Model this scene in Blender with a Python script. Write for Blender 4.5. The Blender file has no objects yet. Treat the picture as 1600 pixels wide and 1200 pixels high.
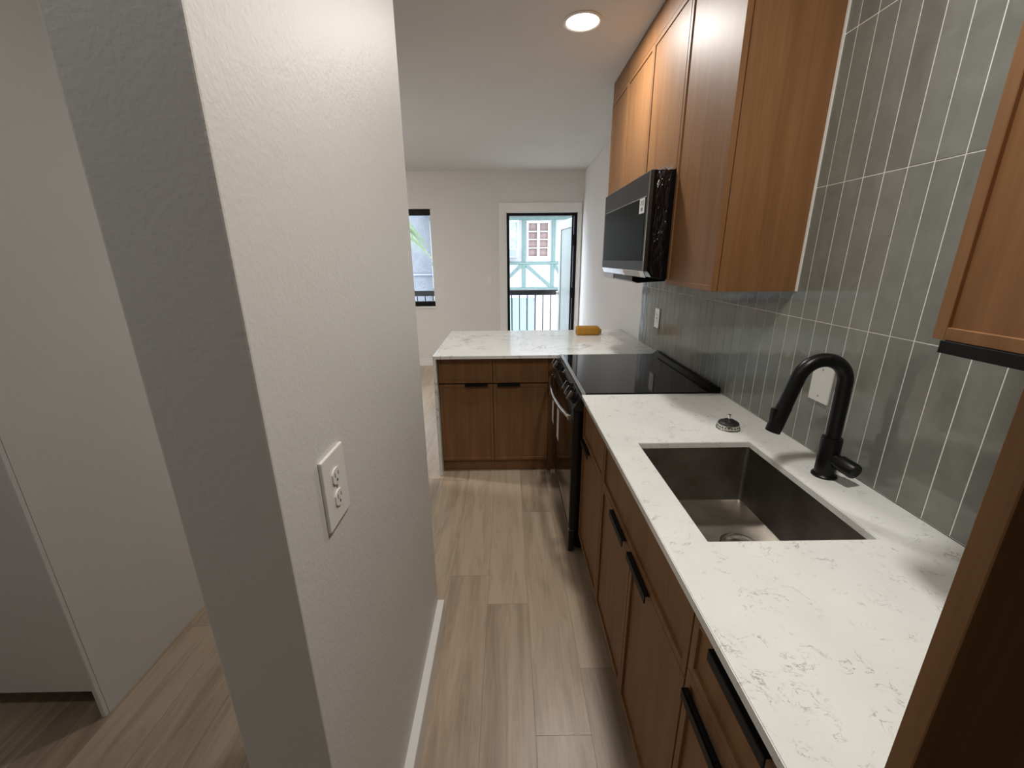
import bpy, bmesh, math, random
from mathutils import Vector, Matrix
random.seed(7)
S = bpy.context.scene
COL = S.collection
ZC = 1.46                       # lens height above the floor; heights below are world heights

# ------------------------------------------------------------------ materials
def mat(name):
    m = bpy.data.materials.new(name); m.use_nodes = True
    nt = m.node_tree
    return m, nt, nt.nodes['Principled BSDF']
def N(nt, t, **kw):
    n = nt.nodes.new(t)
    for k, v in kw.items():
        if k in n.inputs.keys() if not isinstance(k, int) else False: n.inputs[k].default_value = v
        else: setattr(n, k, v)
    return n
def coords(nt, scale=(1, 1, 1), rot=(0, 0, 0)):
    tc = nt.nodes.new('ShaderNodeTexCoord'); mp = nt.nodes.new('ShaderNodeMapping')
    mp.inputs['Scale'].default_value = scale; mp.inputs['Rotation'].default_value = rot
    nt.links.new(tc.outputs['Object'], mp.inputs['Vector'])
    return mp.outputs['Vector']
def noise(nt, vec, scale, detail=4, rough=.55, dist=0):
    n = nt.nodes.new('ShaderNodeTexNoise')
    n.inputs['Scale'].default_value = scale; n.inputs['Detail'].default_value = detail
    n.inputs['Roughness'].default_value = rough; n.inputs['Distortion'].default_value = dist
    nt.links.new(vec, n.inputs['Vector']); return n.outputs['Fac']
def ramp(nt, fac, stops):
    r = nt.nodes.new('ShaderNodeValToRGB'); e = r.color_ramp.elements
    while len(e) < len(stops): e.new(.5)
    for i, (p, c) in enumerate(stops):
        e[i].position = p; e[i].color = (*c, 1) if len(c) == 3 else c
    nt.links.new(fac, r.inputs['Fac']); return r.outputs['Color']
def bump(nt, fac, p, strength=.2, dist=.002):
    b = nt.nodes.new('ShaderNodeBump'); b.inputs['Strength'].default_value = strength
    b.inputs['Distance'].default_value = dist
    nt.links.new(fac, b.inputs['Height']); nt.links.new(b.outputs['Normal'], p.inputs['Normal'])
def plain(name, col, rough=.5, metal=0, spec=None, coat=0):
    m, nt, p = mat(name)
    p.inputs['Base Color'].default_value = (*col, 1); p.inputs['Roughness'].default_value = rough
    p.inputs['Metallic'].default_value = metal
    if spec is not None: p.inputs['Specular IOR Level'].default_value = spec
    if coat: p.inputs['Coat Weight'].default_value = coat; p.inputs['Coat Roughness'].default_value = .05
    return m
def noisy(name, c1, c2, scale, rough=.5, metal=0, bs=0, bscale=None, bd=.002, vscale=(1, 1, 1), detail=4, spec=None):
    m, nt, p = mat(name)
    v = coords(nt, vscale)
    f = noise(nt, v, scale, detail)
    nt.links.new(ramp(nt, f, [(.3, c1), (.7, c2)]), p.inputs['Base Color'])
    p.inputs['Roughness'].default_value = rough; p.inputs['Metallic'].default_value = metal
    if spec is not None: p.inputs['Specular IOR Level'].default_value = spec
    if bs: bump(nt, noise(nt, v, bscale or scale, 3), p, bs, bd)
    return m
M = {}
# orange-peel latex paint: gently uneven, slightly glossy
def paint(name, c, rough=.45, bs=.35):
    m, nt, p = mat(name); v = coords(nt)
    nt.links.new(ramp(nt, noise(nt, v, 2.5, 3), [(.3, tuple(x*.97 for x in c)), (.7, c)]), p.inputs['Base Color'])
    p.inputs['Roughness'].default_value = rough
    mx = nt.nodes.new('ShaderNodeMath'); mx.operation = 'MULTIPLY_ADD'
    nt.links.new(noise(nt, v, 9, 3, .6, .6), mx.inputs[0]); mx.inputs[1].default_value = 1.6
    nt.links.new(noise(nt, v, 130, 3), mx.inputs[2])
    bump(nt, mx.outputs[0], p, bs, .003)
    return m
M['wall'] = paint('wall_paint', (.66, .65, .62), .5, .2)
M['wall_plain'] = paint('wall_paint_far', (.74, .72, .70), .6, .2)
M['ceiling'] = paint('ceiling_paint', (.72, .72, .71), .8, .25)
M['trim'] = plain('trim_paint', (.80, .79, .76), .3)
M['plastic'] = plain('outlet_plastic', (.80, .79, .75), .3)
M['slot'] = plain('outlet_slot', (.02, .02, .02), .6)
M['screw'] = plain('screw_metal', (.45, .44, .42), .35, .9)
def wood(name, c1, c2, c3, rough=.38):
    m, nt, p = mat(name)
    v = coords(nt, (1, 1, .07))
    f1 = noise(nt, v, 26, 5, .6, .4); f2 = noise(nt, coords(nt, (1, 1, .03)), 160, 3, .6)
    mx = nt.nodes.new('ShaderNodeMath'); mx.operation = 'MULTIPLY_ADD'
    nt.links.new(f2, mx.inputs[0]); mx.inputs[1].default_value = .35; nt.links.new(f1, mx.inputs[2])
    nt.links.new(ramp(nt, mx.outputs[0], [(.35, c1), (.66, c2), (.97, c3)]), p.inputs['Base Color'])
    p.inputs['Roughness'].default_value = rough; p.inputs['Specular IOR Level'].default_value = .36
    bump(nt, f2, p, .08, .001)
    return m
M['wood'] = wood('stained_wood', (.160, .072, .026), (.212, .101, .039), (.265, .134, .055), .50)
M['wood_dark'] = plain('cabinet_interior', (.05, .022, .010), .6)
M['black'] = plain('matte_black_metal', (.004, .004, .004), .5, .0, .25)
M['faucet'] = plain('black_faucet_metal', (.004, .004, .004), .34, 0, .28)
M['gap'] = plain('dark_gap', (.01, .007, .005), .9)
M['grout'] = plain('white_grout', (.82, .80, .75), .8)
# glazed tile
m, nt, p = mat('glazed_tile'); v = coords(nt)
gi = nt.nodes.new('ShaderNodeNewGeometry')
mixn = nt.nodes.new('ShaderNodeMath'); mixn.operation = 'MULTIPLY_ADD'
nt.links.new(gi.outputs['Random Per Island'], mixn.inputs[0]); mixn.inputs[1].default_value = .35
nt.links.new(noise(nt, v, 14, 4, .6, .5), mixn.inputs[2])
nt.links.new(ramp(nt, mixn.outputs[0], [(.3, (.168, .174, .152)), (.65, (.208, .213, .188)), (.95, (.245, .248, .222))]), p.inputs['Base Color'])
p.inputs['Roughness'].default_value = .09
bump(nt, noise(nt, coords(nt, (1, 1, .45)), 26, 2, .5), p, .30, .004)
M['tile'] = m
# quartz
def quartz(name, vein, vs, amount, lw=.015, mk=.5):
    m, nt, p = mat(name); v = coords(nt, (1, 1, 1), (0, 0, .5))
    base = ramp(nt, noise(nt, v, 7, 5), [(.3, (.78, .785, .75)), (.7, (.84, .845, .81))])
    n1 = nt.nodes.new('ShaderNodeTexNoise'); n1.inputs['Scale'].default_value = vs; n1.inputs['Detail'].default_value = 6
    n1.inputs['Distortion'].default_value = 1.8; n1.inputs['Roughness'].default_value = .6
    nt.links.new(v, n1.inputs['Vector'])
    line = ramp(nt, n1.outputs['Fac'], [(.5-lw, (0, 0, 0)), (.5, (1, 1, 1)), (.5+lw, (0, 0, 0))])
    mask = ramp(nt, noise(nt, v, vs*1.3, 3), [(mk, (0, 0, 0)), (mk+.12, (1, 1, 1))])
    mu = nt.nodes.new('ShaderNodeMixRGB'); mu.blend_type = 'MULTIPLY'; mu.inputs[0].default_value = 1
    nt.links.new(line, mu.inputs[1]); nt.links.new(mask, mu.inputs[2])
    sc = nt.nodes.new('ShaderNodeMath'); sc.operation = 'MULTIPLY'; sc.inputs[1].default_value = amount
    nt.links.new(mu.outputs[0], sc.inputs[0])
    mx = nt.nodes.new('ShaderNodeMixRGB'); nt.links.new(sc.outputs[0], mx.inputs[0])
    nt.links.new(base, mx.inputs[1]); mx.inputs[2].default_value = (*vein, 1)
    nt.links.new(mx.outputs[0], p.inputs['Base Color'])
    p.inputs['Roughness'].default_value = .16
    return m
M['quartz'] = quartz('white_quartz', (.34, .33, .30), 19, .95)
M['quartz_veined'] = quartz('veined_quartz', (.27, .23, .26), 3.4, .62, .026, .44)
# floor planks: per-plank tone comes from a face attribute
m, nt, p = mat('oak_plank_floor')
at = nt.nodes.new('ShaderNodeAttribute'); at.attribute_name = 'tone'
tc = nt.nodes.new('ShaderNodeTexCoord')
off = nt.nodes.new('ShaderNodeVectorMath'); off.operation = 'MULTIPLY_ADD'
nt.links.new(at.outputs['Color'], off.inputs[0]); off.inputs[1].default_value = (37, 53, 11); nt.links.new(tc.outputs['Object'], off.inputs[2])
mp = nt.nodes.new('ShaderNodeMapping'); mp.inputs['Scale'].default_value = (1, .10, 1); nt.links.new(off.outputs[0], mp.inputs['Vector'])
f1 = noise(nt, mp.outputs[0], 16, 6, .62, 1.0)
mp2 = nt.nodes.new('ShaderNodeMapping'); mp2.inputs['Scale'].default_value = (1, .06, 1); nt.links.new(off.outputs[0], mp2.inputs['Vector'])
f2 = noise(nt, mp2.outputs[0], 110, 4, .7)
mx = nt.nodes.new('ShaderNodeMath'); mx.operation = 'MULTIPLY_ADD'; nt.links.new(f2, mx.inputs[0]); mx.inputs[1].default_value = .4; nt.links.new(f1, mx.inputs[2])
sep = nt.nodes.new('ShaderNodeSeparateColor'); nt.links.new(at.outputs['Color'], sep.inputs[0])
mx2 = nt.nodes.new('ShaderNodeMath'); mx2.operation = 'MULTIPLY_ADD'; nt.links.new(sep.outputs[0], mx2.inputs[0]); mx2.inputs[1].default_value = .28; nt.links.new(mx.outputs[0], mx2.inputs[2])
nt.links.new(ramp(nt, mx2.outputs[0], [(.48, (.245, .180, .125)), (.78, (.40, .305, .215)), (1.0, (.49, .385, .28))]), p.inputs['Base Color'])
p.inputs['Roughness'].default_value = .34
bump(nt, f2, p, .12, .001)
M['floor'] = m
M['subfloor'] = plain('plank_joint', (.16, .12, .085), .9)
# steels
def brushed(name, c, rough=.3, vs=(1, .02, 1), scale=220):
    m, nt, p = mat(name)
    p.inputs['Metallic'].default_value = 1
    f = noise(nt, coords(nt, vs), scale, 3)
    nt.links.new(ramp(nt, f, [(.3, tuple(x*.85 for x in c)), (.7, c)]), p.inputs['Base Color'])
    p.inputs['Roughness'].default_value = rough
    return m
M['steel'] = brushed('brushed_steel', (.50, .49, .47), .26)
M['steel_dark'] = brushed('dark_brushed_steel', (.07, .066, .062), .45)
M['sink'] = noisy('gunmetal_sink', (.25, .225, .195), (.40, .375, .34), 9, .36, 1.0, .1, 60, .001)
M['chrome'] = plain('polished_steel', (.72, .71, .69), .12, 1)
M['glass_black'] = plain('black_ceramic_glass', (.004, .004, .005), .06, 0, .3)
M['glass_mw'] = plain('microwave_glass', (.009, .009, .009), .3, 0, .02)
M['black_gloss'] = plain('black_enamel', (.004, .004, .0045), .22, 0, .22)
M['rubber'] = plain('black_rubber', (.012, .012, .012), .5)
m, nt, p = mat('wrinkled_black_film'); p.inputs['Base Color'].default_value = (.004, .004, .005, 1); p.inputs['Roughness'].default_value = .14
bump(nt, noise(nt, coords(nt, (1, 1, .35)), 22, 3, .6, 1.5), p, .85, .02); M['film'] = m
M['film_clear'] = plain('clear_film', (.55, .56, .60), .2, .5)
M['paper'] = noisy('printed_paper', (.72, .72, .70), (.80, .80, .78), 30, .6)
M['print'] = plain('printed_ink', (.18, .18, .20), .6)
M['foam'] = plain('white_foam', (.72, .71, .68), .8)
M['sponge'] = noisy('orange_sponge', (.36, .17, .008), (.44, .22, .015), 40, .7, 0, .6, 120, .003)
M['sponge_end'] = noisy('brown_scrub', (.26, .17, .03), (.34, .23, .05), 60, .8)
M['flash'] = plain('dummy', (1, 1, 1), .5)
m, nt, p = mat('lamp_lens'); p.inputs['Emission Color'].default_value = (1, .93, .82, 1); p.inputs['Emission Strength'].default_value = 14; M['lens'] = m
m = bpy.data.materials.new('window_glass'); m.use_nodes = True; nt = m.node_tree; nt.nodes.clear()
o_ = nt.nodes.new('ShaderNodeOutputMaterial'); t_ = nt.nodes.new('ShaderNodeBsdfTransparent'); g_ = nt.nodes.new('ShaderNodeBsdfGlossy'); g_.inputs['Roughness'].default_value = .02
t_.inputs['Color'].default_value = (.93, .96, .96, 1)
fr = nt.nodes.new('ShaderNodeFresnel'); fr.inputs['IOR'].default_value = 1.4; mi = nt.nodes.new('ShaderNodeMixShader')
nt.links.new(fr.outputs[0], mi.inputs[0]); nt.links.new(t_.outputs[0], mi.inputs[1]); nt.links.new(g_.outputs[0], mi.inputs[2]); nt.links.new(mi.outputs[0], o_.inputs[0])
M['glass'] = m
M['stucco'] = noisy('white_stucco', (.155, .155, .16), (.18, .18, .185), 12, .85, 0, .5, 40, .01)
M['stucco_lav'] = noisy('lavender_stucco', (.10, .10, .12), (.13, .13, .145), 9, .85, 0, .7, 30, .02)
M['timber'] = noisy('teal_timber', (.030, .062, .057), (.05, .082, .075), 18, .7, 0, .3, 40, .005)
M['win_white'] = plain('white_window_paint', (.24, .245, .25), .5)
M['curtain'] = noisy('dusty_rose_curtain', (.10, .063, .058), (.13, .09, .082), 8, .8)
M['lace'] = noisy('lace_pattern_pane', (.14, .19, .17), (.31, .34, .34), 9, .4, detail=2)  # pale mottled lace pattern for the left house window
M['ac'] = plain('ac_grille', (.085, .10, .17), .5)
M['ac_case'] = plain('ac_case', (.20, .23, .29), .5)
M['aqua'] = plain('pale_aqua_paint', (.10, .15, .155), .6)
M['rose'] = plain('pale_rose_paint', (.17, .14, .15), .7)
M['lilac'] = plain('lilac_paint', (.16, .16, .27), .6)
M['concrete'] = noisy('balcony_concrete', (.40, .39, .37), (.50, .49, .47), 6, .9)
M['rail'] = plain('black_rail_paint', (.006, .006, .006), .5, 0, .25)
M['frame_black'] = plain('black_aluminium', (.004, .004, .005), .45, 0, .2)
M['leaf'] = noisy('palm_leaf', (.055, .085, .032), (.11, .14, .07), 6, .5)
M['trunk'] = noisy('palm_trunk', (.16, .11, .07), (.28, .21, .15), 14, .9, 0, .5, 20, .02, (1, 1, 4))

# ------------------------------------------------------------------ builders
ORIG = {}
def thing(name, loc, label=None, cat=None, group=None, kind=None):
    o = bpy.data.objects.new(name, None); COL.objects.link(o); o.location = loc
    o.empty_display_size = .05
    tag(o, label, cat, group, kind); ORIG[o] = Vector(loc); return o
def tag(o, label=None, cat=None, group=None, kind=None):
    if label: o['label'] = label
    if cat: o['category'] = cat
    if group: o['group'] = group
    if kind: o['kind'] = kind
    return o
def obj(name, bm, m, parent=None, origin=None, smooth=False, label=None):
    """link a bmesh (drawn in world coordinates) as one mesh object"""
    og = ORIG.get(parent) if parent else None
    if og is None: og = Vector(origin) if origin else Vector((0, 0, 0))
    bmesh.ops.translate(bm, verts=bm.verts, vec=-og)
    bmesh.ops.recalc_face_normals(bm, faces=bm.faces)
    me = bpy.data.meshes.new(name)
    if smooth:
        for f in bm.faces: f.smooth = True
    bm.to_mesh(me); bm.free()
    for x in (m if isinstance(m, (list, tuple)) else [m]): me.materials.append(M[x])
    if smooth:
        try: me.set_sharp_from_angle(angle=math.radians(35))
        except Exception: pass
    o = bpy.data.objects.new(name, me); COL.objects.link(o)
    if parent: o.parent = parent; ORIG[o] = og
    else: o.location = og; ORIG[o] = og
    if label: o['label'] = label
    return o
def B(*boxes, bev=0, seg=1, bm=None):
    bm = bm or bmesh.new()
    for b in boxes: box(bm, *b, bev=bev, seg=seg)
    return bm
def box(bm, x0, x1, y0, y1, z0, z1, bev=0, seg=1, mi=0):
    x0, x1 = min(x0, x1), max(x0, x1); y0, y1 = min(y0, y1), max(y0, y1); z0, z1 = min(z0, z1), max(z0, z1)
    r = bmesh.ops.create_cube(bm, size=1)
    vs = r['verts']
    for v in vs: v.co = Vector((x0+(v.co.x+.5)*(x1-x0), y0+(v.co.y+.5)*(y1-y0), z0+(v.co.z+.5)*(z1-z0)))
    if mi:
        for f in {f for v in vs for f in v.link_faces}: f.material_index = mi
    if bev:
        es = list({e for v in vs for e in v.link_edges})
        bmesh.ops.bevel(bm, geom=es, offset=bev, segments=seg, affect='EDGES', profile=.6, clamp_overlap=True)
def ring_sweep(bm, path, radii, n=24, cap=True):
    """tube along a list of points with a radius at each"""
    P_ = [Vector(p) for p in path]
    up = None; rings = []
    for i, p in enumerate(P_):
        t = ((P_[min(i+1, len(P_)-1)]-P_[max(i-1, 0)])).normalized()
        if up is None:
            a = Vector((0, 1, 0)) if abs(t.y) < .9 else Vector((1, 0, 0)); u = t.cross(a).normalized()
        else: u = (up - t*up.dot(t)).normalized()
        up = u; w = t.cross(u)
        r = radii[i] if isinstance(radii, (list, tuple)) else radii
        rings.append([bm.verts.new(p + (u*math.cos(2*math.pi*k/n)+w*math.sin(2*math.pi*k/n))*r) for k in range(n)])
    for a, b in zip(rings, rings[1:]):
        for k in range(n): bm.faces.new((a[k], a[(k+1) % n], b[(k+1) % n], b[k]))
    if cap:
        bm.faces.new(rings[0][::-1]); bm.faces.new(rings[-1])
    return bm
def lathe(bm, c, prof, n=32, axis=Vector((0, 0, 1))):
    """prof: (radius, height) pairs along axis"""
    c = Vector(c); axis = axis.normalized()
    a = Vector((1, 0, 0)) if abs(axis.x) < .9 else Vector((0, 1, 0))
    u = axis.cross(a).normalized(); w = axis.cross(u)
    prev = None
    for r, h in prof:
        if r < 1e-6: ring = [bm.verts.new(c+axis*h)]
        else: ring = [bm.verts.new(c+axis*h+(u*math.cos(2*math.pi*k/n)+w*math.sin(2*math.pi*k/n))*r) for k in range(n)]
        if prev:
            for k in range(n):
                q = [prev[k % len(prev)], prev[(k+1) % len(prev)], ring[(k+1) % len(ring)], ring[k % len(ring)]]
                q = list(dict.fromkeys(q))
                if len(q) > 2: bm.faces.new(q)
        elif len(ring) > 1: bm.faces.new(ring[::-1])
        prev = ring
    if len(prev) > 1: bm.faces.new(prev)
    return bm
def prism(bm, pts, axis, a0, a1):
    """extrude a closed outline; axis 'x','y' or 'z'"""
    def mk(p, a):
        return {'x': (a, p[0], p[1]), 'y': (p[0], a, p[1]), 'z': (p[0], p[1], a)}[axis]
    v0 = [bm.verts.new(mk(p, a0)) for p in pts]; v1 = [bm.verts.new(mk(p, a1)) for p in pts]
    bm.faces.new(v0[::-1]); bm.faces.new(v1); n = len(pts)
    for i in range(n): bm.faces.new((v0[i], v0[(i+1) % n], v1[(i+1) % n], v1[i]))
    return bm
def struct(name, bm, m, parent=None, origin=None):
    o = obj(name, bm, m, parent, origin)
    if not parent: o['kind'] = 'structure'
    return o
def wall_with_holes(bm, axis, a0, a1, u0, u1, z0, z1, holes):
    """wall slab normal to axis between a0 and a1, spanning u and z, with rectangular holes (u0,u1,z0,z1)"""
    us = sorted({u0, u1, *[h[0] for h in holes], *[h[1] for h in holes]})
    zs = sorted({z0, z1, *[h[2] for h in holes], *[h[3] for h in holes]})
    for i in range(len(us)-1):
        for j in range(len(zs)-1):
            cu, cz = (us[i]+us[i+1])/2, (zs[j]+zs[j+1])/2
            if any(h[0] < cu < h[1] and h[2] < cz < h[3] for h in holes): continue
            if axis == 'y': box(bm, us[i], us[i+1], a0, a1, zs[j], zs[j+1])
            else: box(bm, a0, a1, us[i], us[i+1], zs[j], zs[j+1])
    bmesh.ops.remove_doubles(bm, verts=bm.verts, dist=1e-5)
    return bm

# ------------------------------------------------------------------ the shell
CEIL = 2.51; WX = .985; TX = .974; FY = 5.76
# floor of planks
bm = bmesh.new(); tone = []
pw, pl_ = .178, 1.22; x = .075-pw*19; k = -19
fix = {0: .94, 1: 1.165, -1: 1.47}
while x < 1.05:
    o0 = fix.get(k, random.uniform(0, pl_)); y = o0-pl_*5
    while y < FY+.2:
        ya, yb = max(y, -1.5), min(y+pl_, FY+.1)
        if yb > ya:
            g = .0005
            vs = [bm.verts.new(c) for c in ((x+g, ya+g, 0), (x+pw-g, ya+g, 0), (x+pw-g, yb-g, 0), (x+g, yb-g, 0))]
            bm.faces.new(vs)
            t = random.random()
            if k == 1 and abs(y-(o0-pl_)) < .01: t = .1
            if k == 0 and abs(y-(o0-pl_)) < .01: t = .2
            if k == 1 and abs(y-o0) < .01: t = .75
            tone.append((t, random.random(), random.random(), 1))
        y += pl_
    x += pw; k += 1
n_plank = len(tone)
box(bm, -3.4, 1.1, -1.5, FY+.1, -.12, -.0008, mi=1)
tone += [(0, 0, 0, 1)]*(len(bm.faces)-n_plank)
me = bpy.data.meshes.new('floor'); bm.to_mesh(me); bm.free()
me.materials.append(M['floor']); me.materials.append(M['subfloor'])
ca = me.attributes.new('tone', 'FLOAT_COLOR', 'FACE')
for i, c in enumerate(tone): ca.data[i].color = c
fo = bpy.data.objects.new('floor', me); COL.objects.link(fo); fo['kind'] = 'structure'
struct('ceiling', B((-3.4, 1.1, -1.5, FY+.1, CEIL, CEIL+.12)), 'ceiling')
struct('wall_right', B((WX, WX+.12, -1.4, FY, 0, CEIL)), 'wall_plain')
bm = wall_with_holes(bmesh.new(), 'y', FY, FY+.14, -3.3, WX+.12, 0, CEIL, [(-.015, .935, -.01, 2.035), (-2.95, -.985, .835, 2.075)])
struct('wall_far', bm, 'wall_plain')
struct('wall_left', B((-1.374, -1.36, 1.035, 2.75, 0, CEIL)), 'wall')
struct('wall_living_left', B((-3.3, -3.18, 2.63, FY, 0, CEIL)), 'wall_plain')
struct('wall_living_back', B((-3.18, -1.374, 2.63, 2.75, 0, CEIL)), 'wall_plain')
struct('wall_behind', B((-2.3, 1.1, -1.42, -1.3, 0, CEIL)), 'wall_plain')
struct('wall_hall_left', B((-2.3, -2.18, -1.3, 1.3, 0, CEIL)), 'wall_plain')
struct('wall_closet_back', B((-2.18, -1.374, 1.75, 1.85, 0, CEIL), (-2.3, -2.18, 1.3, 1.85, 0, CEIL)), 'wall_plain')
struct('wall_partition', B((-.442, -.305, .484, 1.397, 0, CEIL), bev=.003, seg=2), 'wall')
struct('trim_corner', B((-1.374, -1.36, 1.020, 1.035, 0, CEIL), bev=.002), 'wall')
# painted slab closing the closet on the left, hung clear of the floor
d2 = thing('door_2', (-1.78, 1.04, .095), kind='structure')
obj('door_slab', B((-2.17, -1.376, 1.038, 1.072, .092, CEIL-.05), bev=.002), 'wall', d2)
obj('door_header', B((-2.17, -1.376, 1.036, 1.074, CEIL-.048, CEIL)), 'wall', d2)
struct('baseboard_partition', B((-.305, -.277, .484, 1.398, 0, .1), bev=.002), 'trim')
struct('baseboard_far', B((-3.18, -.112, FY-.014, FY, 0, .11), bev=.002), 'trim')
struct('baseboard_right', B((WX-.014, WX, 3.6, FY, 0, .11), bev=.002), 'trim')
struct('baseboard_living_left', B((-3.18, -3.166, 2.75, FY, 0, .11), bev=.002), 'trim')

# entrance door
d1 = thing('door_1', (.46, FY, 0), kind='structure')
obj('casing', B((-.105, -.015, FY-.02, FY, 0, 2.135), (.935, .97, FY-.02, FY, 0, 2.135), (-.105, .97, FY-.021, FY, 2.035, 2.137), bev=.002), 'trim', d1)
obj('jamb', B((-.015, -.002, FY-.01, FY+.14, 0, 2.035), (.922, .935, FY-.01, FY+.14, 0, 2.035), (-.002, .922, FY-.01, FY+.14, 2.02, 2.035)), 'trim', d1)
obj('door_frame', B((-.002, .034, FY+.04, FY+.09, 0, 2.02), (.885, .921, FY+.04, FY+.09, 0, 2.02), (.034, .885, FY+.04, FY+.09, 1.985, 2.02), bev=.003), 'frame_black', d1, label='black metal door frame')
obj('threshold', B((-.002, .922, FY-.01, FY+.14, 0, .02), bev=.003), 'steel_dark', d1)
# the leaf stands open, outward
ang = math.radians(83)
hx, hy = .905, FY+.10
def leaf_xf(bm, a=ang):
    bmesh.ops.rotate(bm, verts=bm.verts, cent=(0, 0, 0), matrix=Matrix.Rotation(-a, 3, 'Z'))
    bmesh.ops.translate(bm, verts=bm.verts, vec=(hx, hy, 0)); return bm
M['pane_pale'] = plain('pale_door_glass', (.19, .21, .205), .3)
lf = obj('door_leaf', leaf_xf(B((-.87, -.76, 0, .04, .03, 1.98), (-.12, -.0, 0, .04, .03, 1.98), (-.76, -.12, 0, .04, 1.86, 1.98), (-.76, -.12, 0, .04, .03, .28), bev=.003)), 'win_white', d1, label='white glazed door leaf standing open outward')
obj('pane', leaf_xf(B((-.765, -.115, .015, .022, .27, 1.87))), 'pane_pale', lf)
obj('door_knob', leaf_xf(lathe(bmesh.new(), (-.81, -.045, .93), [(0, 0), (.022, .004), (.028, .02), (.02, .035), (.01, .045)], 16, Vector((0, 1, 0)))), 'chrome', lf, smooth=True)
sc_ = obj('screen_frame', B((.852, .874, FY+.015, FY+.045, .02, 2.0), bev=.003), 'frame_black', d1, label='black upright of the folded screen')
for z in (1.68, 1.0, .3):
    obj('hinge', lathe(bmesh.new(), (.880, FY+.028, z-.07), [(0, 0), (.017, 0), (.017, .14), (0, .14)], 12), 'frame_black', d1, smooth=True)

# window on the left of the far wall
w1 = thing('window_1', (-1.67, FY+.05, .835), kind='structure')
obj('window_frame', B((-2.95, -.985, FY+.03, FY+.10, 2.0, 2.075), (-2.95, -.985, FY+.03, FY+.10, .838, .90), (-2.95, -2.91, FY+.03, FY+.10, .9, 2.0), (-1.99, -1.95, FY+.04, FY+.09, .9, 2.0), bev=.003), 'frame_black', w1)
obj('side_rail', B((-.998, -.985, FY+.03, FY+.10, .9, 2.0)), 'trim', w1, label='white side channel')
obj('pane', B((-2.91, -1.0, FY+.062, FY+.068, .9, 2.0)), 'glass', w1)
obj('window_sill', B((-2.97, -.97, FY-.018, FY+.03, .812, .836), bev=.003), 'trim', w1)

# ------------------------------------------------------------------ tiles
bm = bmesh.new(); pit = .0664; y0 = .772-8*pit; zr = [.861, 1.2615, 1.663, 2.0645, 2.466]
def tilecol(ya, yb, zlist):
    for j in range(len(zlist)-1):
        z0, z1 = zlist[j]+.0012, zlist[j+1]-.0012
        r = bmesh.ops.create_cube(bm, size=1); vs = r['verts']
        tx, tz = random.uniform(-.00012, .00012), random.uniform(-.0002, .0002)
        for v in vs:
            fx = v.co.x < 0; sy, sz = v.co.y, v.co.z
            v.co = Vector((TX+(tx*sy*2+tz*sz*2 if fx else .008), (ya+yb)/2+sy*(yb-ya-.0026), (z0+z1)/2+sz*(z1-z0)))
        es = [e for e in {e for v in vs for e in v.link_edges} if all(v.co.x < TX+.004 for v in e.verts)]
        bmesh.ops.bevel(bm, geom=es, offset=.0006, segments=1, affect='EDGES', clamp_overlap=True)
y = y0
while y < 3.05:
    ya, yb = max(y, .265), min(y+pit, 3.055)
    if yb-ya > .006:
        tilecol(ya, yb, zr+[CEIL] if y < 1.41 else zr[:3])
    y += pit
box(bm, TX+.0009, WX, .263, 1.43, .86, CEIL, mi=1)
box(bm, TX+.0009, WX, 1.43, 3.055, .86, 1.663, mi=1)
ts = obj('tile_backsplash', bm, ['tile', 'grout'], origin=(WX, 1.6, .86))
tag(ts, 'grey-green glazed vertical tile backsplash covering the wall behind the counter', 'backsplash')

M['glue'] = plain('yellow_glue', (.62, .42, .10), .5)
for gy, gz, gr in ((.868, 1.628, .0035), (.874, 1.617, .0028), (.880, 1.590, .0018), (.905, 1.625, .0015)):
    obj('glue_spot', lathe(bmesh.new(), (TX+.0002, gy, gz), [(gr, 0), (gr*.8, .0012), (0, .0018)], 9, Vector((-1, 0, .1))), 'glue', ts, smooth=True, label='yellow dried glue spot')
struct('trim_caulk', B((TX-.004, TX+.0008, 1.4135, 1.4215, 1.345, CEIL)), 'grout')

# ------------------------------------------------------------------ counters
CT = .86; TH = .021
def slab_hole(bm, X0, X1, Y0, Y1, hx0, hx1, hy0, hy1, z0, z1):
    for (a, b, c, d) in ((X0, hx0, Y0, Y1), (hx1, X1, Y0, Y1), (hx0, hx1, Y0, hy0), (hx0, hx1, hy1, Y1)):
        pass
    xs, ys_ = [X0, hx0, hx1, X1], [Y0, hy0, hy1, Y1]
    V = {}
    for zi, z in enumerate((z0, z1)):
        for i, xx in enumerate(xs):
            for j, yy in enumerate(ys_): V[zi, i, j] = bm.verts.new((xx, yy, z))
    for i in range(3):
        for j in range(3):
            if (i, j) == (1, 1): continue
            bm.faces.new([V[1, i, j], V[1, i+1, j], V[1, i+1, j+1], V[1, i, j+1]])
            bm.faces.new([V[0, i, j+1], V[0, i+1, j+1], V[0, i+1, j], V[0, i, j]])
    def q(a, b): bm.faces.new([V[0, *a], V[0, *b], V[1, *b], V[1, *a]])
    for i in range(3): q((i, 0), (i+1, 0)); q((i+1, 3), (i, 3)); q((3, i), (3, i+1)); q((0, i+1), (0, i))
    for a, b in (((1, 1), (1, 2)), ((1, 2), (2, 2)), ((2, 2), (2, 1)), ((2, 1), (1, 1))): q(a, b)
    # ease the long top edges
    es = [e for e in bm.edges if all(abs(v.co.z-z1) < 1e-6 for v in e.verts) and len(e.link_faces) == 2 and any(abs(f.normal.z) < .5 for f in e.link_faces)]
    return bm
SX0, SX1, SY0, SY1 = .435, .812, .768, 1.274
bm = slab_hole(bmesh.new(), .334, .9735, .263, 1.795, SX0, SX1, SY0, SY1, CT-TH, CT)
bm.normal_update()
bm.faces.ensure_lookup_table(); bmesh.ops.recalc_face_normals(bm, faces=bm.faces)
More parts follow.
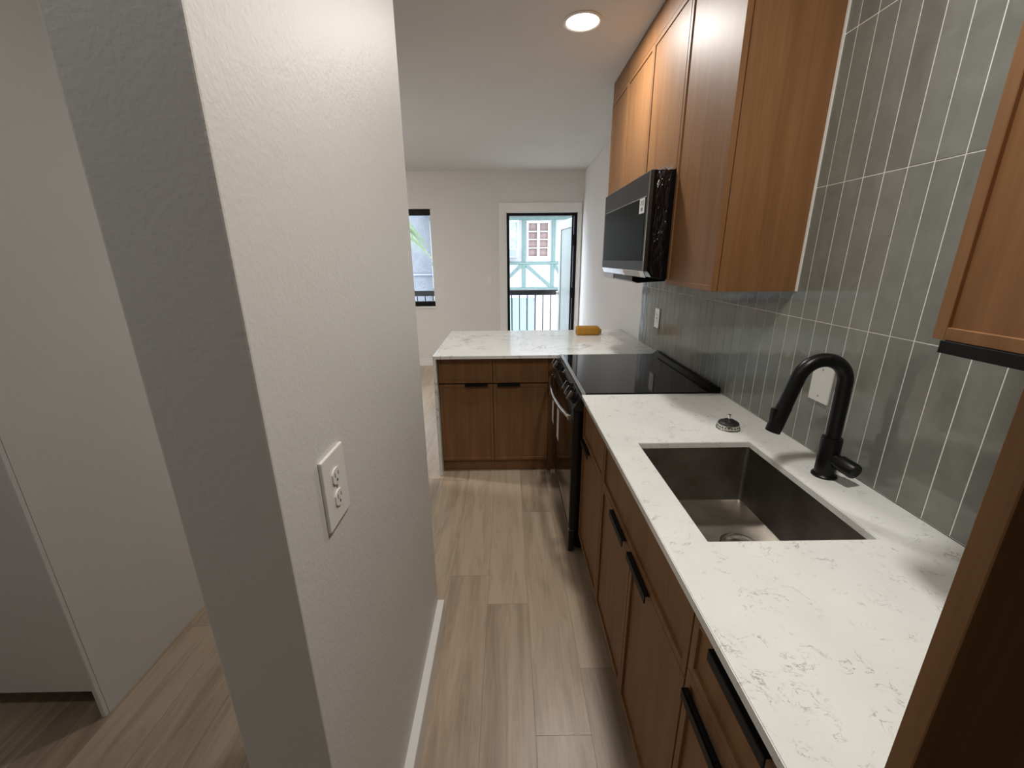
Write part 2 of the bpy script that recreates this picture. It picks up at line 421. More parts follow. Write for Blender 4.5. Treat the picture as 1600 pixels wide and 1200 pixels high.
es = [e for e in bm.edges if len(e.link_faces) == 2 and abs(e.link_faces[0].normal.dot(e.link_faces[1].normal)) < .3]
bmesh.ops.bevel(bm, geom=es, offset=.0018, segments=2, affect='EDGES')
c1 = obj('countertop', bm, 'quartz', origin=(.65, 1.0, CT-TH))
tag(c1, 'white speckled quartz countertop with the sink cutout, between tall panel and stove', 'countertop')
# peninsula top with waterfall end
bm = bmesh.new()
box(bm, -.488, .9735, 2.606, 3.572, CT-TH, CT, bev=.0018, seg=2)
c2 = obj('countertop', bm, 'quartz_veined', origin=(.2, 3.0, CT-TH))
tag(c2, 'veined white quartz peninsula countertop beyond the stove with waterfall end', 'countertop')
obj('waterfall_panel', B((-.4878, -.468, 2.6062, 3.5718, .002, CT-TH-.0002), bev=.001), 'quartz_veined', c2)

# ------------------------------------------------------------------ cabinets
FR = .0195
def shaker_x(x0, ya, yb, za, zb, rec=.007, th=.019, s=1):
    """door face looking to -X at x0 (s=1)"""
    bm = bmesh.new(); x1 = x0+th
    box(bm, x0, x1, ya, ya+FR, za, zb, bev=.0009); box(bm, x0, x1, yb-FR, yb, za, zb, bev=.0009)
    box(bm, x0, x1, ya+FR, yb-FR, za, za+FR, bev=.0009); box(bm, x0, x1, ya+FR, yb-FR, zb-FR, zb, bev=.0009)
    box(bm, x0+rec, x1-.002, ya+FR-.001, yb-FR+.001, za+FR-.001, zb-FR+.001)
    return bm
def shaker_y(y0, xa, xb, za, zb, rec=.006, th=.019):
    bm = bmesh.new(); y1 = y0+th
    box(bm, xa, xa+FR, y0, y1, za, zb, bev=.0009); box(bm, xb-FR, xb, y0, y1, za, zb, bev=.0009)
    box(bm, xa+FR, xb-FR, y0, y1, za, za+FR, bev=.0009); box(bm, xa+FR, xb-FR, y0, y1, zb-FR, zb, bev=.0009)
    box(bm, xa+FR-.001, xb-FR+.001, y0+rec, y1-.002, za+FR-.001, zb-FR+.001)
    return bm
def pull_x(x0, ya, yb, z):
    """edge pull: a plate over the door edge with a lip turned down"""
    return B((x0-.014, x0-.0003, ya, yb, z-.0035, z), (x0-.014, x0-.0105, ya, yb, z-.024, z), bev=.0008)
def pull_y(y0, xa, xb, z):
    return B((xa, xb, y0-.020, y0-.0003, z-.0035, z), (xa, xb, y0-.020, y0-.0165, z-.019, z), bev=.0008)
CX = .345; g = .0016
def base_body(y0, y1, root, x1=.955, top=.832, hollow=None):
    bm = bmesh.new()
    if hollow:   # open top for the sink bowl
        box(bm, CX+.0205, x1, y0+.0005, y0+.016, .115, top); box(bm, CX+.0205, x1, y1-.016, y1-.0005, .115, top)
        box(bm, CX+.0205, CX+.036, y0+.016, y1-.016, .115, top); box(bm, x1-.01, x1, y0+.016, y1-.016, .115, top)
        box(bm, CX+.0205, x1, y0+.016, y1-.016, .115, .13)
    else: box(bm, CX+.0205, x1, y0+.0005, y1-.0005, .115, top)
    obj('body', bm, 'wood', root)
    obj('toe_kick', B((CX+.07, x1-.02, y0+.0005, y1-.0005, 0, .115)), 'wood', root)
# narrow cabinet next to the stove
t = thing('base_cabinet', (.64, 1.58, 0), 'narrow brown base cabinet with one drawer right beside the black stove', 'cabinet', 'brown base cabinets under the sink counter')
base_body(1.368, 1.79, t)
obj('drawer', shaker_x(CX, 1.368+g, 1.79-g, .655, .828), 'wood', t)
d = obj('door', shaker_x(CX, 1.368+g, 1.79-g, .118, .652), 'wood', t); obj('handle', pull_x(CX, 1.60, 1.765, .655), 'black', d)
# sink cabinet
t = thing('base_cabinet', (.64, .99, 0), 'wide brown double-door base cabinet with false front under the sink', 'cabinet', 'brown base cabinets under the sink counter')
base_body(.618, 1.366, t, hollow=True)
obj('false_front', shaker_x(CX, .618+g, 1.366-g, .655, .828), 'wood', t)
d = obj('door', shaker_x(CX, .992+g, 1.366-g, .118, .652), 'wood', t); obj('handle', pull_x(CX, 1.04, 1.20, .655), 'black', d)
d = obj('door', shaker_x(CX, .618+g, .992-g, .118, .652), 'wood', t); obj('handle', pull_x(CX, .828, .992, .655), 'black', d)
# near cabinet
t = thing('base_cabinet', (.64, .44, 0), 'brown drawer base cabinet with two long black pulls, nearest, beside the tall panel', 'cabinet', 'brown base cabinets under the sink counter')
base_body(.264, .616, t)
d = obj('drawer', shaker_x(CX, .264+g, .616-g, .690, .828), 'wood', t); obj('handle', pull_x(CX, .375, .535, .829), 'black', d)
d = obj('drawer', shaker_x(CX, .264+g, .616-g, .402, .687), 'wood', t); obj('handle', pull_x(CX, .40, .60, .655), 'black', d)
obj('drawer', shaker_x(CX, .264+g, .616-g, .118, .399), 'wood', t)

# peninsula cabinets
def pen_body(x0, x1, root, y1=3.24):
    obj('body', B((x0+.0005, x1-.0005, 2.6805, y1, .085, .832)), 'wood', root)
    obj('toe_kick', B((x0+.0005, x1-.0005, 2.69, y1-.03, 0, .085)), 'wood', root)
PY = 2.66
for i, (xa, xb, ha, hb, lab) in enumerate(((-.467, -.105, -.290, -.140, 'brown peninsula cabinet, drawer over door, beside the white waterfall end'),
                                           (-.105, .268, -.073, .078, 'brown peninsula cabinet, drawer over door, nearer to the stove'))):
    t = thing('peninsula_cabinet', ((xa+xb)/2, 2.95, 0), lab, 'cabinet', 'brown peninsula cabinets')
    pen_body(xa, xb, t)
    obj('drawer', shaker_y(PY, xa+g, xb-g, .662, .832), 'wood', t)
    d = obj('door', shaker_y(PY, xa+g, xb-g, .092, .652), 'wood', t); obj('handle', pull_y(PY, ha, hb, .659), 'black', d)
t = thing('corner_filler', (.31, 2.9, 0), 'brown corner filler panel between the peninsula cabinet and the stove', 'filler panel')
obj('panel', B((.269, .345, 2.668, 2.69, 0, .832), (.345, .955, 2.668, 3.24, 0, .832), (.269, .3449, 2.6901, 3.24, 0, .832)), 'wood', t)

# upper cabinets over the counter
UX = .687; UB = .705
def upper(y0, y1, zb, lab, doors, near_side=False):
    t = thing('wall_cabinet', (.84, (y0+y1)/2, zb), lab, 'wall cabinet', 'brown wall cabinets up to the ceiling')
    obj('body', B((UX+.021, TX-.0005, y0+.0004, y1-.0004, zb, CEIL-.001)), 'wood', t)
    for a, b in doors: obj('door', shaker_x(UX, a+g, b-g, zb+.001, 2.398, rec=.005), 'wood', t)
    obj('crown_filler', B((UX+.003, UX+.02, y0+.0005, y1-.0005, 2.403, CEIL-.001)), 'wood', t)
    return t
upper(1.422, 1.845, 1.345, 'tall brown wall cabinet with exposed side, right of the microwave', [(1.422, 1.845)])
upper(1.846, 2.690, 1.800, 'short two-door brown wall cabinet directly above the microwave', [(1.846, 2.268), (2.268, 2.690)])
upper(2.691, 3.05, 1.345, 'brown wall cabinet farthest away, beyond the microwave', [(2.691, 3.05)])
# near upper cabinet, right edge of the view
t = thing('wall_cabinet', (.84, .46, 1.331), 'brown wall cabinet close by on the right with a black pull along its bottom', 'wall cabinet')
obj('body', B((UX+.021, TX-.0005, .2635, .660, 1.332, CEIL-.001)), 'wood', t)
d = obj('door', shaker_x(UX, .2635+g, .660-g, 1.331, CEIL-.06, rec=.007), 'wood', t)
obj('handle', B((UX-.002, UX+.017, .30, .640, 1.327, 1.3305), (UX-.004, UX, .30, .640, 1.311, 1.3305), bev=.0006), 'black', d)
# tall side panel and an unseen refrigerator bay added to keep its near face dark
t = thing('tall_cabinet_panel', (.66, .25, 0), 'dark brown full-height side panel at the right edge beside the counter', 'panel')
obj('panel', B((.345, TX, .243, .262, 0, CEIL-.001), bev=.001), 'wood', t)
t = thing('shading_bay', (.68, -.2, 0), 'brown cabinet bay added unseen beyond the right edge to shade the tall side panel', 'cabinet')
obj('bridge', B((.36, TX, -.70, .2425, 1.35, CEIL-.001)), 'wood', t)
obj('side_panel', B((.345, TX, -.72, -.701, 0, CEIL-.001)), 'wood', t)
obj('back_panel', B((.95, TX, -.70, .2425, 0, 1.349)), 'wood_dark', t)

# ------------------------------------------------------------------ sink
t = thing('sink', (.62, 1.02, .63), 'dark gunmetal undermount sink set into the white quartz counter', 'sink')
bm = bmesh.new(); zf = .635; zt = CT-TH-.0005; w = .0015
def rrect(x0, x1, y0, y1, r, n=6):
    pts = []
    for cx, cy, a0 in ((x1-r, y1-r, 0), (x0+r, y1-r, 90), (x0+r, y0+r, 180), (x1-r, y0+r, 270)):
        for k in range(n+1):
            a = math.radians(a0+90*k/n); pts.append((cx+r*math.cos(a), cy+r*math.sin(a)))
    return pts
bx0, bx1, by0, by1 = SX0-.004, SX1+.004, SY0-.004, SY1+.004
loops = []
for (ins, z, r) in ((-.03, zt, .02), (-.03, zt-.0015, .02), (-.0015, zt-.0015, .012), (-.0015, zf-.0015, .012)):
    loops.append([bm.verts.new((px, py, z)) for px, py in rrect(bx0+ins, bx1-ins, by0+ins, by1-ins, r)])
ino = []
for (ins, z, r) in ((-.03, zt, .02), (0, zt, .011), (0, zf+.008, .011), (.002, zf+.002, .011), (.008, zf, .011)):
    ino.append([bm.verts.new((px, py, z)) for px, py in rrect(bx0+ins, bx1-ins, by0+ins, by1-ins, r)])
for L in (loops, ino):
    for a, b in zip(L, L[1:]):
        for k in range(len(a)): bm.faces.new((a[k], a[(k+1) % len(a)], b[(k+1) % len(a)], b[k]))
bm.faces.new(loops[-1]); bm.faces.new(ino[-1])
bmesh.ops.remove_doubles(bm, verts=bm.verts, dist=1e-6)
obj('basin', bm, 'sink', t, smooth=True)
bm = lathe(bmesh.new(), (.685, 1.035, zf), [(.0, .0006), (.030, .0006), (.036, .001), (.044, .003), (.056, .003), (.058, .0005)], 40)
obj('drain', bm, 'chrome', t, smooth=True)
# strainer basket standing on the counter
sx, sy = .798, 1.392
t = thing('sink_strainer', (sx, sy, CT), 'small steel sink strainer basket with black rubber stopper lying upside down on the counter', 'strainer')
bm = lathe(bmesh.new(), (sx, sy, CT), [(.0405, .0005), (.0415, .002), (.0405, .004), (.038, .005), (.0365, .018), (.034, .020), (.031, .020)], 40)
obj('rim', bm, 'chrome', t, smooth=True)
bm = bmesh.new()
for k in range(22):
    a = 2*math.pi*k/22; c = Vector((sx+.0374*math.cos(a), sy+.0374*math.sin(a), CT+.0115))
    lathe(bm, c, [(0, 0), (.0028, 0), (.0028, .0008), (0, .0008)], 8, Vector((math.cos(a), math.sin(a), .08)))
obj('hole', bm, 'slot', t)
bm = lathe(bmesh.new(), (sx, sy, CT), [(.0345, .0195), (.0345, .023), (.030, .027), (.020, .029), (.017, .034), (.008, .035), (0, .035)], 36)
obj('rubber_stopper', bm, 'rubber', t, smooth=True)
bm = lathe(bmesh.new(), (sx, sy, CT), [(.0045, .034), (.0045, .047), (.006, .048), (.006, .053), (0, .054)], 16)
obj('stem', bm, 'chrome', t, smooth=True)

# ------------------------------------------------------------------ faucet
fx, fy = .897, 1.048
t = thing('faucet', (fx, fy, CT), 'matte black gooseneck pull-down faucet standing behind the sink', 'faucet')
bm = lathe(bmesh.new(), (fx, fy, CT), [(.0315, .0), (.0315, .004), (.029, .007), (.0255, .009), (.0255, .113), (.0245, .117), (.019, .118)], 40)
obj('body', bm, 'faucet', t, smooth=True)
path = [(fx, fy, CT+.112), (fx, fy, CT+.17), (fx, fy, CT+.23), (fx-.001, fy, CT+.262)]
cx, cz, R_ = fx-.0665, CT+.272, .0660
for k in range(1, 22):
    a = math.radians(k*7.75)
    path.append((cx+R_*math.cos(a), fy, cz+R_*math.sin(a)))
e = Vector(path[-1]); dd = Vector((-.26, 0, -.966)).normalized()
for s_ in (.03, .06, .085): path.append(tuple(e+dd*s_))
obj('spout', ring_sweep(bmesh.new(), path, .0182, 28), 'faucet', t, smooth=True)
e2 = e+dd*.082
bm = ring_sweep(bmesh.new(), [e2, e2+dd*.004, e2+dd*.06, e2+dd*.078], [.0184, .0194, .0196, .0190], 28)
h = obj('spray_head', bm, 'faucet', t, smooth=True)
bm = bmesh.new(); c = e2+dd*.03+Vector((-.0215, 0, .004)); box(bm, c.x-.003, c.x+.006, c.y-.007, c.y+.007, c.z-.018, c.z+.018, bev=.002, seg=2)
obj('button', bm, 'black', h)
ax = Vector((.25, -1, -.16)).normalized(); hc = Vector((fx, fy, CT+.062))
bm = ring_sweep(bmesh.new(), [hc+ax*.010, hc+ax*.034, hc+ax*.036, hc+ax*.076, hc+ax*.080], [.0175, .0175, .0215, .0215, .0195], 28)
hd = obj('lever_handle', bm, 'faucet', t, smooth=True)

# ------------------------------------------------------------------ range
RY0, RY1 = 1.802, 2.600
t = thing('range', (.64, 2.2, 0), 'black glass-top slide-in stove with steel front between the two counters', 'stove')
obj('body', B((.330, .955, RY0, RY1, .03, .846), bev=.002), 'black_gloss', t)
obj('cooktop', B((.352, .930, RY0-.002, RY1+.002, .8462, .8645), bev=.002, seg=2), 'glass_black', t)
bm = bmesh.new()
prism(bm, [(.925, .8462), (.970, .8462), (.970, .885), (.958, .888), (.944, .878), (.931, .8685), (.925, .8655)], 'y', RY0, RY1)
for k in range(22): box(bm, .948, .962, RY0+.06+k*.032, RY0+.078+k*.032, .880, .8895)
obj('rear_vent', bm, 'black_gloss', t)
obj('front_trim', B((.334, .3525, RY0-.003, RY1+.003, .853, .8668), bev=.002, seg=2), 'steel', t, label='brushed steel front edge')
# sloped control panel
bm = prism(bmesh.new(), [(.337, .8525), (.352, .8525), (.352, .775), (.297, .775), (.297, .788)], 'y', RY0-.001, RY1+.001)
cp = obj('control_panel', bm, 'steel_dark', t)
nrm = Vector((-.0645, 0, .040)).normalized(); nrm = Vector((-.85, 0, .527))
tanv = Vector((.527, 0, .85))
pc = Vector((.317, 0, .8203))
bm = bmesh.new()
def panel_box(bm, ya, yb, h0, h1, d0, d1, bev=.001):
    r = bmesh.ops.create_cube(bm, size=1)
    for v in r['verts']:
        s_ = h0+(v.co.x+.5)*(h1-h0); dd_ = d0+(v.co.z+.5)*(d1-d0); yy = ya+(v.co.y+.5)*(yb-ya)
        v.co = pc+tanv*s_+nrm*dd_+Vector((0, yy, 0))
    if bev: bmesh.ops.bevel(bm, geom=list({e for v in r['verts'] for e in v.link_edges}), offset=bev, segments=1, affect='EDGES')
panel_box(bm, 2.10, 2.40, -.028, .028, -.002, .0015)
obj('display', bm, 'glass_black', cp)
for ky in (1.862, 1.945, 2.028, 2.462, 2.540):
    c = pc+Vector((0, ky, 0))
    k_ = obj('knob', lathe(bmesh.new(), c, [(.027, -.002), (.027, .006), (.023, .008), (.021, .026), (.018, .028), (0, .028)], 28, nrm), 'black_gloss', t, smooth=True)
    bm = bmesh.new()
    r = bmesh.ops.create_cube(bm, size=1)
    for v in r['verts']: v.co = c+tanv*(v.co.x*.044)+nrm*(.020+(v.co.z+.5)*.020)+Vector((0, v.co.y*.010, 0))
    bmesh.ops.bevel(bm, geom=bm.edges[:], offset=.0015, segments=1, affect='EDGES')
    obj('knob_grip', bm, 'chrome', k_)
# oven door
dr = obj('oven_door', B((.300, .3295, RY0+.003, RY1-.003, .135, .772), bev=.002), 'steel_dark', t)
obj('door_glass', B((.2985, .3005, RY0+.012, RY1-.012, .150, .715), bev=.0006), 'glass_black', dr)
obj('bottom_trim', B((.296, .302, RY0+.003, RY1-.003, .128, .140), bev=.001), 'steel', dr)
pth = []
for k in range(25):
    u = k/24; yy = RY0+.035+(RY1-RY0-.07)*u
    pth.append((.286-.044*math.sin(math.pi*u)**.8, yy, .735))
bm = ring_sweep(bmesh.new(), pth, .0105, 16)
obj('handle', bm, 'chrome', dr, smooth=True)
for ya in (RY0+.026, RY1-.050): obj('handle_mount', B((.278, .302, ya, ya+.024, .722, .748), bev=.003), 'chrome', dr)
obj('kick_drawer', B((.318, .3295, RY0+.003, RY1-.003, .022, .126), bev=.001), 'black_gloss', t)
obj('corner_foot', B((.298, .330, RY0, RY0+.016, .004, .130), bev=.003), 'steel_dark', t, label='steel corner bracket at the floor')
for fxx, fyy in ((.36, RY0+.05), (.36, RY1-.05), (.92, RY0+.05), (.92, RY1-.05)):
    obj('foot', lathe(bmesh.new(), (fxx, fyy, 0), [(.018, 0), (.018, .008), (.008, .01), (.008, .031)], 16), 'black', t)
for ky, zb, zt_ in ((1.97, .565, .726), (2.17, .575, .726)):
    bm = B((.2455 if ky > 2 else .249, .2462 if ky > 2 else .2497, ky-.035, ky+.035, zb, zt_))
    tg = obj('hang_tag', bm, 'paper', None, origin=(.246, ky, zb))
    tag(tg, 'white paper tag hanging from the stove handle, '+('farther from the sink' if ky > 2 else 'nearer to the sink'), 'tag', 'paper tags on the oven handle')
# foam scrap
bm = B((.292, .325, 2.618, 2.640, 0, .026), (.337, .352, 2.622, 2.640, 0, .024), (.325, .337, 2.626, 2.640, 0, .012), bev=.003)
o = obj('foam_scrap', bm, 'foam', origin=(.31, 2.63, 0)); tag(o, 'small white packing foam scrap on the floor in the corner by the stove', 'foam')

# ------------------------------------------------------------------ microwave
MY0, MY1, MZ0, MZ1 = 1.848, 2.655, 1.368, 1.798
t = thing('microwave', (.78, 2.25, MZ0), 'black and dark steel over-the-range microwave still in protective film', 'microwave')
bm = prism(bmesh.new(), [(.603, MZ1), (TX-.001, MZ1), (TX-.001, 1.366), (.68, 1.366), (.622, 1.376), (.603, 1.404)], 'y', MY0, MY1)
obj('body', bm, 'black_gloss', t)
bm = prism(bmesh.new(), [(.612, MZ1-.002), (.668, MZ1-.004), (.668, 1.371), (.630, 1.380), (.612, 1.402)], 'y', MY0-.0035, MY0-.0005)
obj('protective_film', bm, 'film', t, label='wrinkled glossy film on the near side')
bm = bmesh.new()
for i, (xa, za, xb, zb) in enumerate(((.615, 1.799, .640, 1.812), (.640, 1.812, .655, 1.803), (.655, 1.803, .672, 1.809))):
    prism(bm, [(xa, za), (xb, zb), (xb, zb-.008), (xa, za-.008)], 'y', MY0-.003, MY0+.004)
obj('film_edge', bm, 'film_clear', t, label='clear torn film edge')
fd = obj('front_door', B((.586, .6025, MY0-.002, MY1, 1.402, MZ1), bev=.002), 'steel_dark', t)
obj('window_glass', B((.5845, .5865, MY0+.035, MY1-.035, 1.443, 1.700), bev=.0004), 'glass_mw', fd)
obj('trim_line', B((.5835, .5865, MY0+.02, MY1-.01, 1.701, 1.7045)), 'steel', fd)
obj('side_trim', B((.5845, .5866, MY0-.0015, MY0+.006, 1.405, MZ1-.003)), 'steel', fd, label='bright edge strip of the door')
lb = obj('label_sticker', B((.5835, .5841, 1.892, 1.962, 1.640, 1.700)), 'paper', fd, label='white printed label')
bm = bmesh.new()
for k in range(4): box(bm, .5829, .5834, 1.902, 1.952-.008*(k % 2), 1.690-k*.006, 1.692-k*.006)
box(bm, .5829, .5834, 1.915, 1.94, 1.650, 1.664)
obj('label_print', bm, 'print', lb)
bm = prism(bmesh.new(), [(.600, 1.372), (.76, 1.3655), (.76, 1.348), (.625, 1.340), (.600, 1.350)], 'y', MY0+.20, MY1-.002)
obj('bottom_grille', bm, 'black_gloss', t)
bm = prism(bmesh.new(), [(.5865, 1.4015), (.589, 1.402), (.6015, 1.378), (.599, 1.3735)], 'y', MY0+.002, MY1+.001)
obj('bottom_trim', bm, 'chrome', t, label='shiny filmed strip along the bottom front')
bm = prism(bmesh.new(), [(.5855, 1.4005), (.5863, 1.4010), (.5988, 1.3745), (.5978, 1.3738)], 'y', MY0+.08, MY0+.33)
obj('bottom_label', bm, 'paper', t)
bm = prism(bmesh.new(), [(.597, 1.372), (.5995, 1.372), (.601, 1.346), (.598, 1.344)], 'y', MY1-.25, MY1+.001)
obj('bottom_film', bm, 'film_clear', t, label='silvery torn film under the far end')

# ------------------------------------------------------------------ plates and outlets
def plate_on_x(name, x, s, yc, zc, w_, h_, lab, kind, cat):
    """plate on a wall whose face is at x, facing s (-1 = toward -X)"""
    t = thing(name, (x, yc, zc), lab, cat)
    bm = bmesh.new(); a, b = x+s*.0002, x+s*.0065
    box(bm, a, b, yc-w_/2, yc+w_/2, zc-h_/2, zc+h_/2, bev=.0022, seg=2)
    obj('cover_plate', bm, 'plastic', t)
    if kind == 'blank':
        for dz in (-.042, .042):
            obj('screw', lathe(bmesh.new(), (b, yc, zc+dz), [(.0035, 0), (.003, .001), (0, .0012)], 14, Vector((s, 0, 0))), 'screw', t)
    if kind == 'duplex':
        for dz in (.0205, -.0205):
            pts = []
            for k in range(24):
                a_ = 2*math.pi*k/24; pts.append((yc+max(-.0150, min(.0150, .0172*math.cos(a_))), zc+dz+.0145*math.sin(a_)))
            r = obj('receptacle', prism(bmesh.new(), pts, 'x', b-.001*s, b+s*.0024), 'plastic', t)
            bm = bmesh.new(); f0, f1 = b+s*.0022, b+s*.0027
            box(bm, f0, f1, yc-.0072, yc-.0052, zc+dz-.001, zc+dz+.0075); box(bm, f0, f1, yc+.0052, yc+.0072, zc+dz, zc+dz+.0065)
            prism(bm, [(yc+.0025*math.cos(k*.7854), zc+dz-.0075+.0028*math.sin(k*.7854)) for k in range(8)], 'x', f0, f1)
            obj('slot', bm, 'slot', r)
        obj('screw', lathe(bmesh.new(), (b, yc, zc), [(.003, 0), (.0026, .001), (0, .0012)], 14, Vector((s, 0, 0))), 'screw', t)
    if kind == 'decora':
        r = obj('receptacle', B((b-.001*s, b+s*.0015, yc-.0165, yc+.0165, zc-.033, zc+.033), bev=.0008), 'plastic', t)
        bm = bmesh.new()
        for dz in (.02, -.02):
            box(bm, b+s*.0013, b+s*.0018, yc-.0072, yc-.0052, zc+dz-.003, zc+dz+.005); box(bm, b+s*.0013, b+s*.0018, yc+.0052, yc+.0072, zc+dz-.003, zc+dz+.005)
        box(bm, b+s*.0013, b+s*.002, yc-.006, yc+.006, zc-.004, zc+.004)
        obj('slot', bm, 'slot', r)
plate_on_x('wall_outlet', -.305, 1, .639, 1.085, .087, .130, 'white duplex outlet on the grey partition wall on the left', 'duplex', 'outlet')
plate_on_x('blank_plate', TX+.0008, -1, 1.222, 1.082, .082, .122, 'blank white cover plate on the tiles behind the faucet', 'blank', 'cover plate')
plate_on_x('wall_outlet', TX-.001, -1, 2.690, 1.080, .080, .124, 'white outlet on the tiles beyond the stove', 'decora', 'outlet')
t = thing('light_switch', (-.243, FY, 1.178), 'small white light switch on the far wall left of the entrance door', 'light switch')
obj('cover_plate', B((-.278, -.208, FY-.006, FY-.0002, 1.12, 1.236), bev=.002), 'plastic', t)
obj('toggle', B((-.248, -.238, FY-.016, FY-.006, 1.172, 1.192), bev=.002), 'plastic', t)

# sponge
t = thing('sponge', (.64, 3.34, CT), 'orange-yellow sponge block on the peninsula countertop', 'sponge')
obj('foam_block', B((.553, .738, 3.29, 3.385, CT+.0003, CT+.068), bev=.018, seg=4), 'sponge', t, smooth=True)
obj('scrub_layer', B((.560, .752, 3.295, 3.384, CT+.012, CT+.05), bev=.012, seg=3), 'sponge_end', t, smooth=True)

# ceiling lights
def can(x_, y_, lab, power, group='round recessed ceiling lights', warm=(1, .97, .92)):
    t = thing('ceiling_light', (x_, y_, CEIL), lab, 'ceiling light', group)
    bm = bmesh.new(); n = 48
    lathe(bm, (x_, y_, CEIL), [(.092, -.0003), (.0925, -.003), (.088, -.0055), (.080, -.0065), (.074, -.003)], n)
    obj('trim_ring', bm, 'trim', t, smooth=True)
    obj('lens', lathe(bmesh.new(), (x_, y_, CEIL), [(.0745, -.0031), (.06, -.0045), (0, -.0055)], n), 'lens', t, smooth=True)
    L = bpy.data.lights.new('downlight_lamp', 'AREA'); L.shape = 'DISK'; L.size = .14; L.energy = power; L.color = warm
    lo = bpy.data.objects.new('downlight_lamp', L); COL.objects.link(lo); lo.location = (x_, y_, CEIL-.012); lo.parent = None
    return t
can(.363, 2.33, 'round recessed ceiling light glowing above the stove side', 15)
can(.420, .58, 'round recessed ceiling light above the sink, just beyond the top edge', 13.5)
can(-.95, .12, 'round fill light added unseen in the hall behind the viewpoint', 4, warm=(.93, .97, 1))  # unseen lamp added to brighten the left wall and partition end
can(-2.6, 3.1, 'round fill light added out of sight in the living room, left of the partition', 38, warm=(1, .985, .96))  # hidden lamp added to lift the far wall and living room ceiling

# ------------------------------------------------------------------ outside
struct('trim_balcony_slab', B((-4.5, 2.6, FY+.14, 7.12, -.22, -.02)), 'concrete')
t = thing('balcony_railing', (-.5, 7.0, -.02), 'black metal balcony railing with thin upright bars outside the door', 'railing')
obj('top_rail', B((-4.4, 2.5, 6.98, 7.02, .872, .956), bev=.004), 'rail', t)
obj('bottom_rail', B((-4.4, 2.5, 6.985, 7.015, .06, .09), bev=.003), 'rail', t)
k = 0; xx = -4.352
while xx < 2.5:
    wide = abs(((xx-.168)+20*.13) % .91) < .02 or abs(((xx-.168)+20*.13) % .91-.91) < .02
    hw = .014 if wide else .007
    obj('baluster', B((xx-hw, xx+hw, 7-hw, 7+hw, .0902 if not wide else -.02, .8718)), 'rail', t)
    xx += .13
# half-timbered house across
HY = 11.5
t = thing('building', (0, HY+1, -2.6), 'white half-timbered house with teal beams seen through the open door', 'building')
bm = wall_with_holes(bmesh.new(), 'y', HY, HY+.25, -2.0, 6, -2.6, 5.2, [(.52, 1.13, 1.424, 2.381), (-.75, .32, 1.50, 2.40)])
obj('facade', bm, 'stucco', t)
obj('eave', B((-2.3, 6.2, HY-.55, HY+.3, 2.62, 2.75)), 'stucco', t)
def beam(x0, x1, z0, z1): obj('timber_beam', B((x0, x1, HY-.035, HY+.02, z0, z1), bev=.006), 'timber', t)
beam(-2, 6, 2.40, 2.478); beam(-2, 6, 1.296, 1.362); beam(-2, 6, .645, .696)
for xx in (-1.0, .40, 1.18, 2.2): beam(xx, xx+.088, 1.362, 2.40)
for xx in (-1.0, .40, 1.16, 2.2): beam(xx, xx+.088, .696, 1.296)
def diag(xa, za, xb, zb):
    d_ = Vector((xb-xa, 0, zb-za)); n_ = Vector((-d_.z, 0, d_.x)).normalized()*.034
    pts = [(xa+n_.x, za+n_.z), (xb+n_.x, zb+n_.z), (xb-n_.x, zb-n_.z), (xa-n_.x, za-n_.z)]
    obj('timber_brace', prism(bmesh.new(), pts, 'y', HY-.03, HY+.02), 'timber', t)
diag(.50, 1.285, 1.17, .71); diag(.39, 1.285, -.25, .71); diag(1.27, 1.285, 1.62, .71); diag(-.90, 1.285, -.35, .71); diag(2.28, 1.285, 2.9, .71)
# casement window
wf = obj('window', B((.52, .57, HY-.02, HY+.05, 1.424, 2.381), (1.08, 1.13, HY-.02, HY+.05, 1.424, 2.381), (.57, 1.08, HY-.02, HY+.05, 2.33, 2.381), (.57, 1.08, HY-.02, HY+.05, 1.424, 1.50), (.79, .86, HY-.02, HY+.05, 1.5, 2.33),
    *[(.57, 1.08, HY-.01, HY+.04, z-.012, z+.012) for z in (1.71, 1.92, 2.12)]), 'win_white', t)
obj('pane', B((.57, 1.08, HY+.06, HY+.07, 1.5, 2.33)), 'curtain', wf)
wf = obj('window', B((-.75, -.70, HY-.02, HY+.05, 1.50, 2.40), (.27, .32, HY-.02, HY+.05, 1.50, 2.40), (-.7, .27, HY-.02, HY+.05, 2.35, 2.398), (-.7, .27, HY-.02, HY+.05, 1.502, 1.54), (.06, .10, HY-.02, HY+.05, 1.54, 2.35)), 'win_white', t)
obj('pane', B((-.7, .27, HY+.06, HY+.07, 1.54, 2.35)), 'lace', wf)
obj('air_conditioner', B((-.25, .285, HY-.28, HY+.055, 1.475, 1.70), bev=.01), 'ac_case', t)
obj('grille', B((-.21, .245, HY-.29, HY-.279, 1.500, 1.675)), 'ac', t)
# lower storey: garage door
obj('garage_door', B(*[(-.05+.19*k, .125+.19*k, HY-.05, HY+.0, -.9, .42) for k in range(4)]), 'aqua', t)
obj('lintel', B((-.1, .76, HY-.07, HY, .42, .50)), 'lilac', t)
obj('lower_siding', B((.78, 3.5, HY-.03, HY, -2.0, .60)), 'rose', t)
# lavender neighbour on the left
t = thing('building', (-4.5, 13.5, -2.6), 'lavender stucco house behind the palm, seen through the left window', 'building')
obj('facade', B((-9, -2.05, 12.0, 12.3, -2.6, 5.5)), 'stucco_lav', t)
obj('ledge', B((-9, -2.05, 11.94, 12.0, 1.02, 1.06)), 'lilac', t)
obj('upper_band', B((-9, -2.05, 11.9, 12.0, 2.75, 3.0)), 'stucco', t)
struct('ground', B((-30, 30, 7.3, 60, -2.8, -2.6)), 'concrete')
